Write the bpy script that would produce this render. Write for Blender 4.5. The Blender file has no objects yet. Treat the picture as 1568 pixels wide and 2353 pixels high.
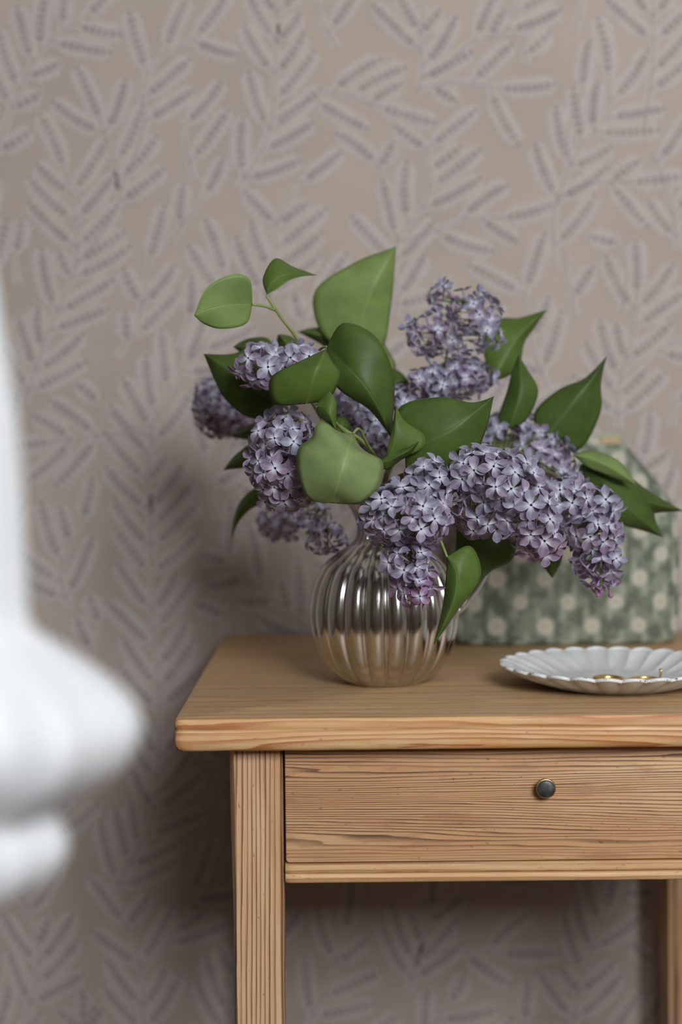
import bpy, bmesh, math, random
from mathutils import Vector, Matrix, noise
SC = bpy.context.scene
COL = SC.collection
random.seed(7)
R = math.radians
PI = math.pi

# ------------------------------------------------------------------ camera
FPX, CX, CY = 3600.0, 784.0, 1176.5
PITCH, ROLL = 2.66, -0.58
TABLE_Z, TABLE_Y, WALL_Y = 0.75, 1.20, 1.725
CAM_ROT = Matrix.Rotation(R(90 - PITCH), 3, 'X') @ Matrix.Rotation(R(ROLL), 3, 'Z')
CAM_Z = 0.0
def at(px, py, y):
    """point of the place seen at photo pixel (px, py) that stands at depth y"""
    v = CAM_ROT @ Vector(((px - CX) / FPX, -(py - CY) / FPX, -1.0))
    v *= y / v.y
    return Vector((v.x, y, v.z + CAM_Z))
CAM_Z = TABLE_Z - at(984, 1647, TABLE_Y).z
cam = bpy.data.cameras.new('camera'); cam_o = bpy.data.objects.new('camera', cam); COL.objects.link(cam_o)
cam_o.matrix_world = Matrix.Translation((0, 0, CAM_Z)) @ CAM_ROT.to_4x4()
cam.sensor_fit = 'VERTICAL'; cam.sensor_height = 36.0; cam.sensor_width = 24.0
cam.lens = FPX / 2353.0 * 36.0
cam.clip_start = 0.02; cam.clip_end = 50
cam.dof.use_dof = True; cam.dof.focus_distance = 1.225; cam.dof.aperture_fstop = 2.95
SC.camera = cam_o

# ------------------------------------------------------------------ light and exposure
w = bpy.data.worlds.new('world'); SC.world = w; w.use_nodes = True
w.node_tree.nodes['Background'].inputs[0].default_value = (0.62, 0.72, 0.9, 1)
w.node_tree.nodes['Background'].inputs[1].default_value = 0.6
SC.view_settings.view_transform = 'Standard'; SC.view_settings.look = 'None'
SC.view_settings.gamma = 1.0; SC.view_settings.use_curve_mapping = False
SC.view_settings.exposure = 0.62
def area(name, loc, target, sx, sy, power, col):
    l = bpy.data.lights.new(name, 'AREA'); l.shape = 'RECTANGLE'; l.size = sx; l.size_y = sy
    l.energy = power; l.color = col
    o = bpy.data.objects.new(name, l); COL.objects.link(o); o.location = loc
    o.rotation_euler = (Vector(target) - Vector(loc)).to_track_quat('-Z', 'Y').to_euler()
    return o
ROOM = dict(x0=-2.3, x1=2.5, y0=-1.25, y1=WALL_Y, z1=3.1)
WIN = dict(x0=0.28, x1=1.40, z0=1.40, z1=2.46)          # window in the wall behind the camera
area('window_front_offscreen', ((WIN['x0'] + WIN['x1']) / 2, ROOM['y0'] - 0.12, (WIN['z0'] + WIN['z1']) / 2),
     ((WIN['x0'] + WIN['x1']) / 2, 0, (WIN['z0'] + WIN['z1']) / 2), 1.12, 1.06, 79, (0.93, 0.97, 1.0))

# ------------------------------------------------------------------ node helpers
class NT:
    def __init__(s, name):
        s.m = bpy.data.materials.new(name); s.m.use_nodes = True
        s.t = s.m.node_tree; s.b = s.t.nodes['Principled BSDF']; s.out = s.t.nodes['Material Output']
    def n(s, kind, **kw):
        x = s.t.nodes.new(kind)
        for k, v in kw.items(): setattr(x, k, v)
        return x
    def put(s, sock, v):
        if isinstance(v, bpy.types.NodeSocket): s.t.links.new(v, sock)
        else: sock.default_value = v
    def m2(s, op, a, b=0.0, c=None):
        x = s.n('ShaderNodeMath', operation=op); s.put(x.inputs[0], a); s.put(x.inputs[1], b)
        if c is not None: s.put(x.inputs[2], c)
        return x.outputs[0]
    def sep(s, v):
        x = s.n('ShaderNodeSeparateXYZ'); s.put(x.inputs[0], v); return x.outputs
    def comb(s, a, b, c):
        x = s.n('ShaderNodeCombineXYZ')
        for i, q in enumerate((a, b, c)): s.put(x.inputs[i], q)
        return x.outputs[0]
    def noise(s, vec, scale, detail=2.0, rough=0.5):
        x = s.n('ShaderNodeTexNoise'); s.put(x.inputs['Vector'], vec)
        x.inputs['Scale'].default_value = scale; x.inputs['Detail'].default_value = detail
        x.inputs['Roughness'].default_value = rough
        return x.outputs[0]
    def sm(s, v, a, b, o0=0.0, o1=1.0):
        x = s.n('ShaderNodeMapRange'); x.interpolation_type = 'SMOOTHSTEP'
        s.put(x.inputs['Value'], v); x.inputs['From Min'].default_value = a; x.inputs['From Max'].default_value = b
        x.inputs['To Min'].default_value = o0; x.inputs['To Max'].default_value = o1
        return x.outputs[0]
    def mix(s, f, a, b, blend='MIX'):
        x = s.n('ShaderNodeMix', data_type='RGBA', blend_type=blend)
        s.put(x.inputs[0], f)
        for i, q in ((6, a), (7, b)):
            s.put(x.inputs[i], (*q, 1) if isinstance(q, tuple) and len(q) == 3 else q)
        return x.outputs[2]
    def bump(s, h, strength, dist=0.001):
        x = s.n('ShaderNodeBump'); s.put(x.inputs['Height'], h)
        x.inputs['Strength'].default_value = strength; x.inputs['Distance'].default_value = dist
        s.t.links.new(x.outputs[0], s.b.inputs['Normal'])
    def col(s, c): s.put(s.b.inputs['Base Color'], (*c, 1) if isinstance(c, tuple) and len(c) == 3 else c)
    def obj(s): return s.n('ShaderNodeTexCoord').outputs['Object']
    def uv(s): return s.n('ShaderNodeTexCoord').outputs['UV']
    def rough(s, r): s.put(s.b.inputs['Roughness'], r)

def plain(name, c, rough=0.8, metal=0.0, var=0.0, scale=60, bump=0.0):
    n = NT(name)
    v = n.noise(n.obj(), scale, 3)
    n.col(n.mix(n.sm(v, .3, .7), tuple(q * (1 - var) for q in c), tuple(min(1, q * (1 + var)) for q in c)))
    n.rough(rough); n.b.inputs['Metallic'].default_value = metal
    if bump: n.bump(v, bump)
    return n.m

def wood(name, along, across, freq, light, mid, dark, wav=0.6, wavscale=3.0, line=(.55, .93), strength=.8,
         seed=0.0, patch=6.0, fade=None, bump=.25, rough=.55, tint=None, stretch=9.0, vary=.5, stain=None, cdrift=.22):
    """old pine: growth rings as lines along one axis, fibres, stains, small dents"""
    n = NT(name); p = n.sep(n.obj())
    a, b = p[along], p[across]; c = p[({0, 1, 2} - {along, across}).pop()]
    def vec(ka, kb, off): return n.comb(n.m2('MULTIPLY', a, ka), n.m2('MULTIPLY', b, kb), n.m2('MULTIPLY_ADD', c, kb, seed + off))
    big = n.noise(vec(1.0, stretch, 0), wavscale, 1.5, .4)
    small = n.noise(vec(1.0, stretch, 1), wavscale * 5, 2.0, .5)
    fine = n.noise(vec(5.0, 260.0, 3), 4.0, 4.0, .65)
    fib = n.noise(vec(12.0, 900.0, 7), 1.0, 3.0, .6)
    ph = n.m2('MULTIPLY_ADD', c, freq * cdrift, n.m2('MULTIPLY', b, freq))
    ph = n.m2('MULTIPLY_ADD', big, wav * 10, ph)
    ph = n.m2('MULTIPLY_ADD', small, wav * 1.1, ph)
    ph = n.m2('MULTIPLY_ADD', fine, .22, ph)
    f = n.m2('FRACT', ph)
    ln = n.m2('MULTIPLY', n.sm(f, *line), n.sm(f, line[1] + .01, 1.0, 1.0, 0.0))
    pt = n.noise(vec(1.5, 12, 9), patch, 3.0, .55)
    wv = n.noise(n.comb(n.m2('MULTIPLY', a, 5.0), n.m2('FLOOR', ph), seed), 1.0, 2.0, .6)     # each ring has its own strength
    ls = n.m2('MULTIPLY', ln, n.sm(wv, .30, .62, strength * (1 - vary), strength))
    if fade: ls = n.m2('MULTIPLY', ls, n.sm(b, *fade))
    base = n.mix(n.sm(pt, .3, .7), light, mid)
    if tint: base = n.mix(n.sm(n.noise(vec(1.5, 12, 15), patch * .6, 3), .45, .62), base, tint)
    col = n.mix(ls, base, dark)
    col = n.mix(n.sm(fine, .45, .75, 0, .20), col, dark)
    col = n.mix(n.sm(fib, .35, .7, .0, .09), col, dark)
    if stain: col = n.mix(n.sm(n.noise(vec(7, 22, 21), 3.2, 4, .6), .52, .70, 0, .55), col, stain)
    dent = n.noise(vec(90, 170, 30), 1.6, 2.0, .5)
    col = n.mix(n.sm(dent, .68, .74, 0, .45), col, dark)
    n.col(col)
    n.rough(rough)
    h = n.m2('SUBTRACT', n.m2('MULTIPLY', fine, .6), n.m2('MULTIPLY', ln, .8))
    h = n.m2('SUBTRACT', h, n.sm(dent, .66, .76, 0, 1.2))
    n.bump(h, bump, .0004)
    return n.m

# ------------------------------------------------------------------ mesh helpers
def mesh(name, verts, faces, uvs=None, smooth=True, mats=None):
    me = bpy.data.meshes.new(name); me.from_pydata([tuple(v) for v in verts], [], faces)
    if uvs:
        l = me.uv_layers.new(name='UVMap')
        for lp in me.loops: l.data[lp.index].uv = uvs[lp.vertex_index]
    if mats:
        for p, i in zip(me.polygons, mats): p.material_index = i
    if smooth: me.polygons.foreach_set('use_smooth', [True] * len(me.polygons))
    me.update()
    return me
def link(name, me, mat, parent=None, loc=None):
    o = bpy.data.objects.new(name, me); COL.objects.link(o)
    for m in (mat if isinstance(mat, (list, tuple)) else [mat]): me.materials.append(m)
    if parent: o.parent = parent
    if loc is not None: o.location = loc
    return o
def thing(name, label, cat, loc, group=None):
    o = bpy.data.objects.new(name, None); COL.objects.link(o); o.location = loc
    o.empty_display_size = .02
    o['label'] = label; o['category'] = cat
    if group: o['group'] = group
    return o
def tag(o, label, cat, group=None):
    o['label'] = label; o['category'] = cat
    if group: o['group'] = group
    return o
def rel(vs, o): return [Vector(v) - o for v in vs]

class MB:
    def __init__(s): s.v = []; s.f = []
    def add(s, v, f):
        k = len(s.v); s.v += [Vector(q) for q in v]; s.f += [tuple(i + k for i in q) for q in f]
    def box(s, x0, x1, y0, y1, z0, z1):
        s.add([(x, y, z) for x in (x0, x1) for y in (y0, y1) for z in (z0, z1)],
              [(0, 1, 3, 2), (4, 6, 7, 5), (0, 4, 5, 1), (2, 3, 7, 6), (0, 2, 6, 4), (1, 5, 7, 3)])
    def tube(s, pts, rad, seg=8, cap=True):
        pts = [Vector(p) for p in pts]; n = len(pts)
        rads = rad if isinstance(rad, (list, tuple)) else [rad] * n
        t0 = (pts[1] - pts[0]).normalized()
        u = t0.orthogonal().normalized(); vs = []
        for i, p in enumerate(pts):
            t = (pts[min(i + 1, n - 1)] - pts[max(i - 1, 0)]).normalized()
            u = (u - t * u.dot(t)).normalized(); w_ = t.cross(u)
            vs += [p + (u * math.cos(2 * PI * k / seg) + w_ * math.sin(2 * PI * k / seg)) * rads[i] for k in range(seg)]
        fs = [(i * seg + k, i * seg + (k + 1) % seg, (i + 1) * seg + (k + 1) % seg, (i + 1) * seg + k)
              for i in range(n - 1) for k in range(seg)]
        if cap: fs += [tuple(reversed(range(seg))), tuple(range((n - 1) * seg, n * seg))]
        s.add(vs, fs)
    def loft(s, rings, close=True, cap0=True, cap1=True):
        m = len(rings[0]); vs = [v for r in rings for v in r]
        fs = [(i * m + k, i * m + (k + 1) % m, (i + 1) * m + (k + 1) % m, (i + 1) * m + k)
              for i in range(len(rings) - 1) for k in range(m if close else m - 1)]
        if cap0: fs.append(tuple(reversed(range(m))))
        if cap1: fs.append(tuple(range((len(rings) - 1) * m, len(rings) * m)))
        s.add(vs, fs)
    def build(s, name, mat, parent=None, smooth=False, origin=None):
        o = origin if origin is not None else (parent.location if parent else Vector())
        me = mesh(name, rel(s.v, o), s.f, smooth=smooth)
        bm = bmesh.new(); bm.from_mesh(me); bmesh.ops.recalc_face_normals(bm, faces=bm.faces); bm.to_mesh(me); bm.free()
        ob = link(name, me, mat, parent)
        if not parent: ob.location = o
        return ob
def spline(pts, n):
    """Catmull-Rom through points (tuples of any length), n samples"""
    P = [tuple(p) for p in pts]; m = len(P)
    if m == 2: return [tuple(a + (b - a) * i / (n - 1) for a, b in zip(*P)) for i in range(n)]
    out = []
    for i in range(n):
        t = i / (n - 1) * (m - 1); k = min(int(t), m - 2); u = t - k
        p0, p1, p2, p3 = P[max(k - 1, 0)], P[k], P[k + 1], P[min(k + 2, m - 1)]
        out.append(tuple(.5 * (2 * b + (c - a) * u + (2 * a - 5 * b + 4 * c - d) * u * u + (3 * b - a - 3 * c + d) * u ** 3)
                         for a, b, c, d in zip(p0, p1, p2, p3)))
    return out
def autosmooth(o, ang=40):
    me = o.data; me.polygons.foreach_set('use_smooth', [True] * len(me.polygons))
    me.set_sharp_from_angle(angle=R(ang))
def rrect(x0, x1, y0, y1, r, step=None, seg=5):
    """rounded rectangle, counter-clockwise 2-D points; straight sides cut every `step`"""
    pts = []
    cs = [(x1 - r, y0 + r, -90), (x1 - r, y1 - r, 0), (x0 + r, y1 - r, 90), (x0 + r, y0 + r, 180)]
    for cx, cy, a in cs:
        for k in range(seg + 1):
            t = R(a + 90 * k / seg); pts.append((cx + r * math.cos(t), cy + r * math.sin(t)))
    return pts
def subdiv_ring(pts, step):
    out = []
    for i, p in enumerate(pts):
        q = pts[(i + 1) % len(pts)]; L = math.dist(p, q); n = max(1, int(L / step))
        out += [tuple(a + (b - a) * k / n for a, b in zip(p, q)) for k in range(n)]
    return out

# ------------------------------------------------------------------ materials
WALL = plain('wall_paper_ground', (.40, .327, .277), .85, var=.05, scale=9)
W_OUT = plain('print_pale', (.455, .393, .364), .85, var=.03)
W_IN = plain('print_mauve', (.436, .374, .346), .85, var=.03)
W_LEAF = plain('print_dark', (.262, .22, .212), .85, var=.1)
W_STEM = plain('print_stem', (.335, .283, .268), .85, var=.05)
ROOMPAINT = plain('room_paint', (.36, .33, .30), .9, var=.04)
CEIL = plain('ceiling_paint', (.5, .49, .47), .9, var=.02)
FLOORM = wood('floor_boards', 1, 0, 60, (.16, .10, .06), (.12, .075, .045), (.06, .035, .02), seed=4)
PINE_TOP = wood('pine_tabletop', 0, 1, 60, (.58, .37, .19), (.50, .31, .15), (.30, .16, .065), wav=.30, wavscale=3, strength=.55, seed=1.3, line=(.3, .85), tint=(.50, .335, .18), stain=(.38, .21, .09))
PINE_EDGE = wood('pine_edge', 0, 2, 130, (.72, .48, .245), (.64, .37, .155), (.42, .15, .05), wav=.75, wavscale=3.4, line=(.20, .86), strength=1.0, seed=2.2, tint=(.66, .345, .135), patch=7, stretch=11.0)
PINE_DRAWER = wood('pine_drawer', 0, 2, 400, (.74, .465, .25), (.65, .385, .195), (.085, .032, .016), wav=2.0, wavscale=1.5, line=(.40, .92), strength=1.0, seed=5.1, patch=4, fade=(.612, .664, .14, 1.0), tint=(.62, .34, .165), bump=.15, stretch=15.0, vary=.5, stain=(.36, .17, .08))
PINE_LEG = wood('pine_leg', 2, 0, 200, (.73, .49, .285), (.65, .405, .215), (.17, .06, .028), wav=.55, wavscale=1.6, line=(.42, .93), strength=1.0, seed=7.7, patch=4, tint=(.60, .34, .165), bump=.2, vary=.5, stretch=22.0)
PINE_RAIL = wood('pine_rail', 0, 2, 190, (.73, .47, .24), (.64, .37, .165), (.32, .13, .05), wav=.25, wavscale=2.6, line=(.3, .9), strength=.7, seed=3.1, patch=5)
BRASS_DARK = plain('aged_brass', (.085, .085, .078), .5, .6, var=.4, scale=180, bump=.15)
BRASS_RIM = plain('brass_rim', (.50, .38, .17), .35, .9, var=.35, scale=150)
GOLD = plain('gold', (.78, .54, .2), .28, 1.0, var=.1)
CLOTH = plain('white_linen', (.72, .73, .745), .9, var=.015, scale=200, bump=.1)

# ------------------------------------------------------------------ the room
def struct(o): o['kind'] = 'structure'; return o
X0, X1, Y0, Y1, Z1 = (ROOM[k] for k in ('x0', 'x1', 'y0', 'y1', 'z1'))
b = MB(); b.box(X0 - .1, X1 + .1, Y0 - .2, Y1 + .1, -.1, 0); struct(b.build('floor', FLOORM))
b = MB(); b.box(X0 - .1, X1 + .1, Y0 - .2, Y1 + .1, Z1, Z1 + .1); struct(b.build('ceiling', CEIL))
b = MB(); b.box(X0 - .1, X1 + .1, Y1, Y1 + .1, 0, Z1); wall_back = struct(b.build('wall_back', WALL))
b = MB(); b.box(X0 - .1, X0, Y0 - .2, Y1, 0, Z1); struct(b.build('wall_left', ROOMPAINT))
b = MB(); b.box(X1, X1 + .1, Y0 - .2, Y1, 0, Z1); struct(b.build('wall_right', ROOMPAINT))
b = MB()
wx0, wx1, wz0, wz1 = WIN['x0'], WIN['x1'], WIN['z0'], WIN['z1']
b.box(X0, wx0, Y0 - .1, Y0, 0, Z1); b.box(wx1, X1, Y0 - .1, Y0, 0, Z1)
b.box(wx0, wx1, Y0 - .1, Y0, 0, wz0); b.box(wx0, wx1, Y0 - .1, Y0, wz1, Z1)
struct(b.build('wall_front', ROOMPAINT))
WHITEP = plain('white_gloss_paint', (.75, .75, .74), .4, var=.02)
b = MB()
for x in (wx0, wx1 - .05): b.box(x, x + .05, Y0 - .08, Y0 - .02, wz0, wz1)
for z in (wz0, wz1 - .05): b.box(wx0 + .05, wx1 - .05, Y0 - .08, Y0 - .02, z, z + .05)
win = struct(b.build('window_1', WHITEP))
b = MB(); xm = (wx0 + wx1) / 2; b.box(xm - .03, xm + .03, Y0 - .075, Y0 - .025, wz0 + .05, wz1 - .05); b.build('mullion', WHITEP, win)
for z in (wz0 + .36, wz0 + .66):
    b = MB(); b.box(wx0 + .05, xm - .03, Y0 - .07, Y0 - .03, z, z + .025); b.box(xm + .03, wx1 - .05, Y0 - .07, Y0 - .03, z, z + .025); b.build('glazing_bar', WHITEP, win)
b = MB(); b.box(X0, X1, Y1 - .015, Y1, 0, .12); struct(b.build('baseboard_back', WHITEP))

# ---------------- wallpaper print: branches of small leaflets, in photo pixels on the wall plane
class Print:
    def __init__(s):
        s.out, s.inn, s.leaf, s.stem = MB(), MB(), MB(), MB()
        s.grid = {}; s.sg = {}; s.k = 0
    def lev(s, lift):
        s.k += 1; return lift + (s.k % 29) * 1e-5
    def mark(s, pts, sid, g):
        for x, y in pts: g.setdefault((int(x // 40), int(y // 40)), []).append((x, y, sid))
    def hit(s, pts, g, d, skip=None):
        for x, y in pts:
            cx, cy = int(x // 40), int(y // 40)
            for i in (-1, 0, 1):
                for j in (-1, 0, 1):
                    for (a, c, sid) in g.get((cx + i, cy + j), ()):
                        if sid != skip and (a - x) ** 2 + (c - y) ** 2 < d * d: return True
        return False
    def strip(s, mb, pts, hw, lift):
        vs = []; n = len(pts); lift = s.lev(lift)
        for i, (x, y) in enumerate(pts):
            ax, ay = pts[max(i - 1, 0)]; bx, by = pts[min(i + 1, n - 1)]
            L = math.hypot(bx - ax, by - ay) or 1; nx, ny = -(by - ay) / L, (bx - ax) / L
            h = hw[i] if isinstance(hw, list) else hw
            vs += [at(x + nx * h, y + ny * h, WALL_Y - lift), at(x - nx * h, y - ny * h, WALL_Y - lift)]
        mb.add(vs, [(2 * i, 2 * i + 1, 2 * i + 3, 2 * i + 2) for i in range(n - 1)])
    def stemline(s, pts, sid):
        q = spline(pts, max(6, int(sum(math.dist(a, c) for a, c in zip(pts, pts[1:])) / 12)))
        s.mark(q, sid, s.sg); return q
    def drawstem(s, q, wide):
        n = len(q)
        s.strip(s.out, q, [11 * wide * (1 - .45 * i / n) for i in range(n)], .0003)
        s.strip(s.stem, q, [2.2 * wide * (1 - .4 * i / n) for i in range(n)], .0009)
    def axis(s, x, y, ang, L, curl):
        pts = [(x, y)]; n = max(5, int(L / 9))
        for i in range(n):
            a = ang + curl * i / n
            x += math.cos(a) * L / n; y -= math.sin(a) * L / n; pts.append((x, y))
        return pts
    def sprig(s, x, y, ang, sid, rng, Ls=(142, 124, 106, 88, 70), curlsign=1):
        for L0 in Ls:
            for da in (0, .22, -.22, .42, -.42):
                L = L0 * rng.uniform(.92, 1.08); curl = curlsign * rng.uniform(.0, .45)
                ax = s.axis(x, y, ang + da, L, curl)
                body = ax[3:] if len(ax) > 7 else ax[2:]
                if s.hit(body, s.grid, 32) or s.hit(body, s.sg, 18): continue
                s.mark(body, sid, s.grid)
                n = len(ax)
                def prof(k, extra):
                    t = k / (n - 1)
                    body_ = 0 if t < .12 else min(1, (t - .12) / .16)
                    tip = 1 if t < .80 else math.sqrt(max(0, 1 - ((t - .80) / .22) ** 2))
                    return (3.0 + 13.0 * body_) * tip + extra * (tip if t > .95 else 1)
                sc = [1 + (.17 if k % 2 else -.13) for k in range(n)]
                # pale outline, mauve filling, dark leaflets
                ext = ax + [(ax[-1][0] * 2 - ax[-2][0], ax[-1][1] * 2 - ax[-2][1])]
                s.strip(s.out, ext, [prof(k, 7.5) * sc[k] for k in range(n)] + [1.0], .0003)
                s.strip(s.inn, ax, [prof(k, 0) * sc[k] for k in range(n)], .0006)
                s.strip(s.stem, ax[:5], 1.6, .0009)
                tot = L; pairs = max(3, int(L / 19))
                for p in range(pairs):
                    t = .2 + .74 * p / pairs; k = t * (n - 1); i = int(k); u = k - i
                    cx = ax[i][0] + (ax[i + 1][0] - ax[i][0]) * u; cy = ax[i][1] + (ax[i + 1][1] - ax[i][1]) * u
                    aa = math.atan2(-(ax[i + 1][1] - ax[i][1]), ax[i + 1][0] - ax[i][0])
                    l = 14 * (1 - .15 * t) * rng.uniform(.9, 1.1)
                    for sg_ in (1, -1): s.leaflet(cx, cy, aa + sg_ * .60, l, 3.7)
                aa = math.atan2(-(ax[-1][1] - ax[-2][1]), ax[-1][0] - ax[-2][0])
                s.leaflet(ax[-2][0], ax[-2][1], aa, 15, 4.2)
                return True
        return False
    def leaflet(s, x, y, a, l, hw):
        c, sn = math.cos(a), -math.sin(a); lv = WALL_Y - s.lev(.0012)
        P = [(0, 0), (.3, .62), (.6, 1), (.85, .6), (1, 0), (.85, -.6), (.6, -1), (.3, -.62)]
        s.leaf.add([at(x + c * u * l - sn * v * hw, y + sn * u * l + c * v * hw, lv) for u, v in P], [tuple(range(8))])
    def branch(s, pts, sid, rng, depth=0):
        q = s.stemline(pts, sid); got = 0
        n = len(q); side = rng.choice((1, -1)); i = 3 if depth == 0 else 4
        a_end = math.atan2(-(q[-1][1] - q[-2][1]), q[-1][0] - q[-2][0])
        for da in (0, .6, -.6): got += s.sprig(q[-1][0], q[-1][1], a_end + da, sid, rng, curlsign=-1 if da > 0 else 1)
        while i < n - 1:
            x, y = q[i]; a = math.atan2(-(q[i + 1][1] - q[i - 1][1]), q[i + 1][0] - q[i - 1][0])
            for sd in (side, -side):
                ang = a + sd * rng.uniform(.6, .95)
                if depth == 0 and rng.random() < .5:
                    L = rng.uniform(80, 150); ax = s.axis(x, y, ang, L, -sd * rng.uniform(0, .5))
                    if not s.hit(ax[4:], s.sg, 40) and not s.hit(ax[4:], s.grid, 34):
                        s.branch([ax[0], ax[len(ax) // 2], ax[-1]], sid, rng, 1); continue
                got += s.sprig(x, y, ang, sid, rng, curlsign=-sd)
            i += 3
            side = -side
        if got: s.drawstem(q, 1.0 if depth == 0 else .8)
PR = Print(); rng = random.Random(11)
STEMS = [
 [(545, 435), (595, 355), (622, 290), (630, 200), (634, 110), (642, -40)], [(628, 275), (690, 240), (770, 212), (860, 240)],
 [(55, 930), (110, 770), (170, 620), (173, 500), (150, 400)], [(170, 620), (250, 510), (275, 444), (262, 370), (235, 290)],
 [(275, 444), (331, 290), (326, 214), (360, 140), (440, 90)], [(905, 640), (915, 550), (972, 474), (987, 423), (982, 340)],
 [(915, 555), (1000, 530), (1060, 505), (1140, 500)], [(911, 551), (890, 449), (870, 380)],
 [(1275, 615), (1272, 510), (1283, 454), (1314, 377), (1344, 326), (1400, 260), (1402, 190)], [(1283, 454), (1355, 423), (1440, 418)],
 [(1314, 377), (1305, 300), (1340, 210)], [(962, 204), (972, 153), (967, 76), (985, -30)], [(962, 204), (1043, 189), (1135, 199)],
 [(970, 175), (1033, 143), (1084, 97), (1156, 76), (1190, 10)], [(1422, 985), (1424, 881), (1455, 775), (1463, 688)],
 [(1424, 881), (1494, 819), (1590, 770)], [(348, 1290), (345, 1193), (338, 1108), (345, 1037), (358, 958), (423, 843)],
 [(340, 1040), (300, 1003), (236, 1000), (134, 1013)], [(345, 1005), (263, 958), (226, 924)],
 [(265, 2050), (300, 1980), (345, 1900), (362, 1780), (365, 1600), (352, 1450), (345, 1320)], [(362, 1750), (430, 1650), (480, 1560)],
 [(330, 2400), (325, 2230), (290, 2130)], [(325, 2230), (400, 2150), (440, 2060)], [(600, 720), (630, 580), (640, 500), (690, 420)],
 [(1560, 580), (1538, 449), (1500, 350)], [(1480, 300), (1498, 173), (1503, 112), (1500, -20)], [(-20, 380), (40, 220), (100, 110), (190, 40)],
 [(1430, 720), (1440, 620), (1410, 530)], [(440, 830), (500, 740), (520, 640)], [(940, 2280), (959, 2198), (985, 2100)],
 [(959, 2198), (1035, 2184), (1140, 2190)], [(1320, 2360), (1333, 2268), (1389, 2108)], [(700, 2370), (760, 2250), (790, 2150)],
 [(60, 2340), (90, 2200), (60, 2090)], [(160, 1400), (140, 1310), (190, 1200)],
]
for k, st in enumerate(STEMS): PR.branch(st, k, rng)
sid = 100
def scatter(x0, x1, y0, y1, sx, sy, gap):
    global sid
    y = y1
    while y > y0:
        x = x0
        while x < x1:
            px, py = x + rng.uniform(-60, 60), y + rng.uniform(-60, 60)
            ang = R(90 + rng.uniform(-38, 38)); L = rng.uniform(200, 380) if gap > 30 else rng.uniform(90, 160)
            for L_ in (L, L * .6, L * .35):
                ax = PR.axis(px, py, ang, L_, rng.uniform(-.6, .6))
                if not PR.hit(ax, PR.grid, gap) and not PR.hit(ax, PR.sg, gap):
                    PR.branch([ax[0], ax[len(ax) // 2], ax[-1]], sid, rng); sid += 1; break
            x += sx
        y -= sy
scatter(-40, 1610, -40, 2500, 110, 110, 40)
scatter(-40, 1610, -40, 2500, 70, 70, 27)
scatter(-650, 2250, -450, 2750, 210, 240, 60)
for nm, mb, m in (('print_outline', PR.out, W_OUT), ('print_filling', PR.inn, W_IN), ('print_stem', PR.stem, W_STEM), ('print_leaflets', PR.leaf, W_LEAF)):
    o = mb.build(nm, m, wall_back); o['kind'] = 'stuff'

# ------------------------------------------------------------------ pine table
LEG_Y = 1.222
tx0 = at(400, 1690, TABLE_Y).x; lx0 = at(527, 1745, LEG_Y).x; lx1 = at(650.5, 1745, LEG_Y).x
knob_p = at(1256, 1813, 1.212)
dx0 = lx1 + .0012; dx1 = 2 * knob_p.x - dx0
rx0, rx1 = dx1 + .0012, dx1 + .0012 + (lx1 - lx0); tx1 = rx1 + (lx0 - tx0)
TOPT = .0262
z_dbot = at(900, 1981.5, LEG_Y).z; z_rtop = at(900, 1984.5, LEG_Y).z; z_rbot = at(900, 2029, LEG_Y).z
table = thing('pine_table', 'worn pine side table with one drawer carrying the vase of lilacs', 'table', Vector(((tx0 + tx1) / 2, (TABLE_Y + Y1) / 2, 0)))
# top: two rounded mouldings round the edge, worn
prof = [(-.0035, 0), (-.0012, -.0006), (0, -.0022), (.0001, -.0065), (-.0003, -.0085), (-.0008, -.0095), (-.0002, -.0108), (.0002, -.0130), (.0003, -.0205), (-.0008, -.0238), (-.0030, -.0258), (-.006, -TOPT)]
TY1 = Y1 - .008
rings = []
for off, dz in prof:
    r2 = subdiv_ring(rrect(tx0 - off, tx1 + off, TABLE_Y - off, TY1 + off, .004 + max(off, -.003)), .004)
    rings.append(r2)
m0 = min(len(r) for r in rings)
def resample(r, m):
    L = [0]
    for i in range(len(r)): L.append(L[-1] + math.dist(r[i], r[(i + 1) % len(r)]))
    out = []; j = 0
    for k in range(m):
        s = L[-1] * k / m
        while L[j + 1] < s: j += 1
        u = (s - L[j]) / max(1e-9, L[j + 1] - L[j]); p, q = r[j], r[(j + 1) % len(r)]
        out.append((p[0] + (q[0] - p[0]) * u, p[1] + (q[1] - p[1]) * u))
    return out
R3 = []
cxy = ((tx0 + tx1) / 2, (TABLE_Y + TY1) / 2)
for (off, dz), r2 in zip(prof, rings):
    ring = []
    for x, y in resample(r2, 420):
        wv = noise.noise((x * 60, y * 60, dz * 300)) * .00045 + noise.noise((x * 14, y * 14, 3)) * .0004
        corner = math.exp(-((x - tx0) ** 2 + (y - TABLE_Y) ** 2) / .012 ** 2)
        wv += corner * noise.noise((x * 150, y * 150, dz * 180 + 4)) * .0018
        dx, dy = x - cxy[0], y - cxy[1]; nx = 1 if dx > 0 else -1
        fx = abs(dx) / (tx1 - tx0); fy = abs(dy) / (TY1 - TABLE_Y)
        d_ = Vector((math.copysign(1, dx), 0)) if fx > fy else Vector((0, math.copysign(1, dy)))
        ring.append((x + d_.x * wv, y + d_.y * wv, TABLE_Z + dz + (noise.noise((x * 40, y * 40, 9)) * .0003 if dz < -.02 else 0)))
    R3.append(ring)
b = MB(); b.loft(R3[1:], cap0=False)
top = b.build('tabletop', PINE_EDGE, table); autosmooth(top, 60)
b = MB(); b.loft(R3[:2], cap0=True, cap1=False)
o = b.build('top_surface', PINE_TOP, table); autosmooth(o, 60); 
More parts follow.
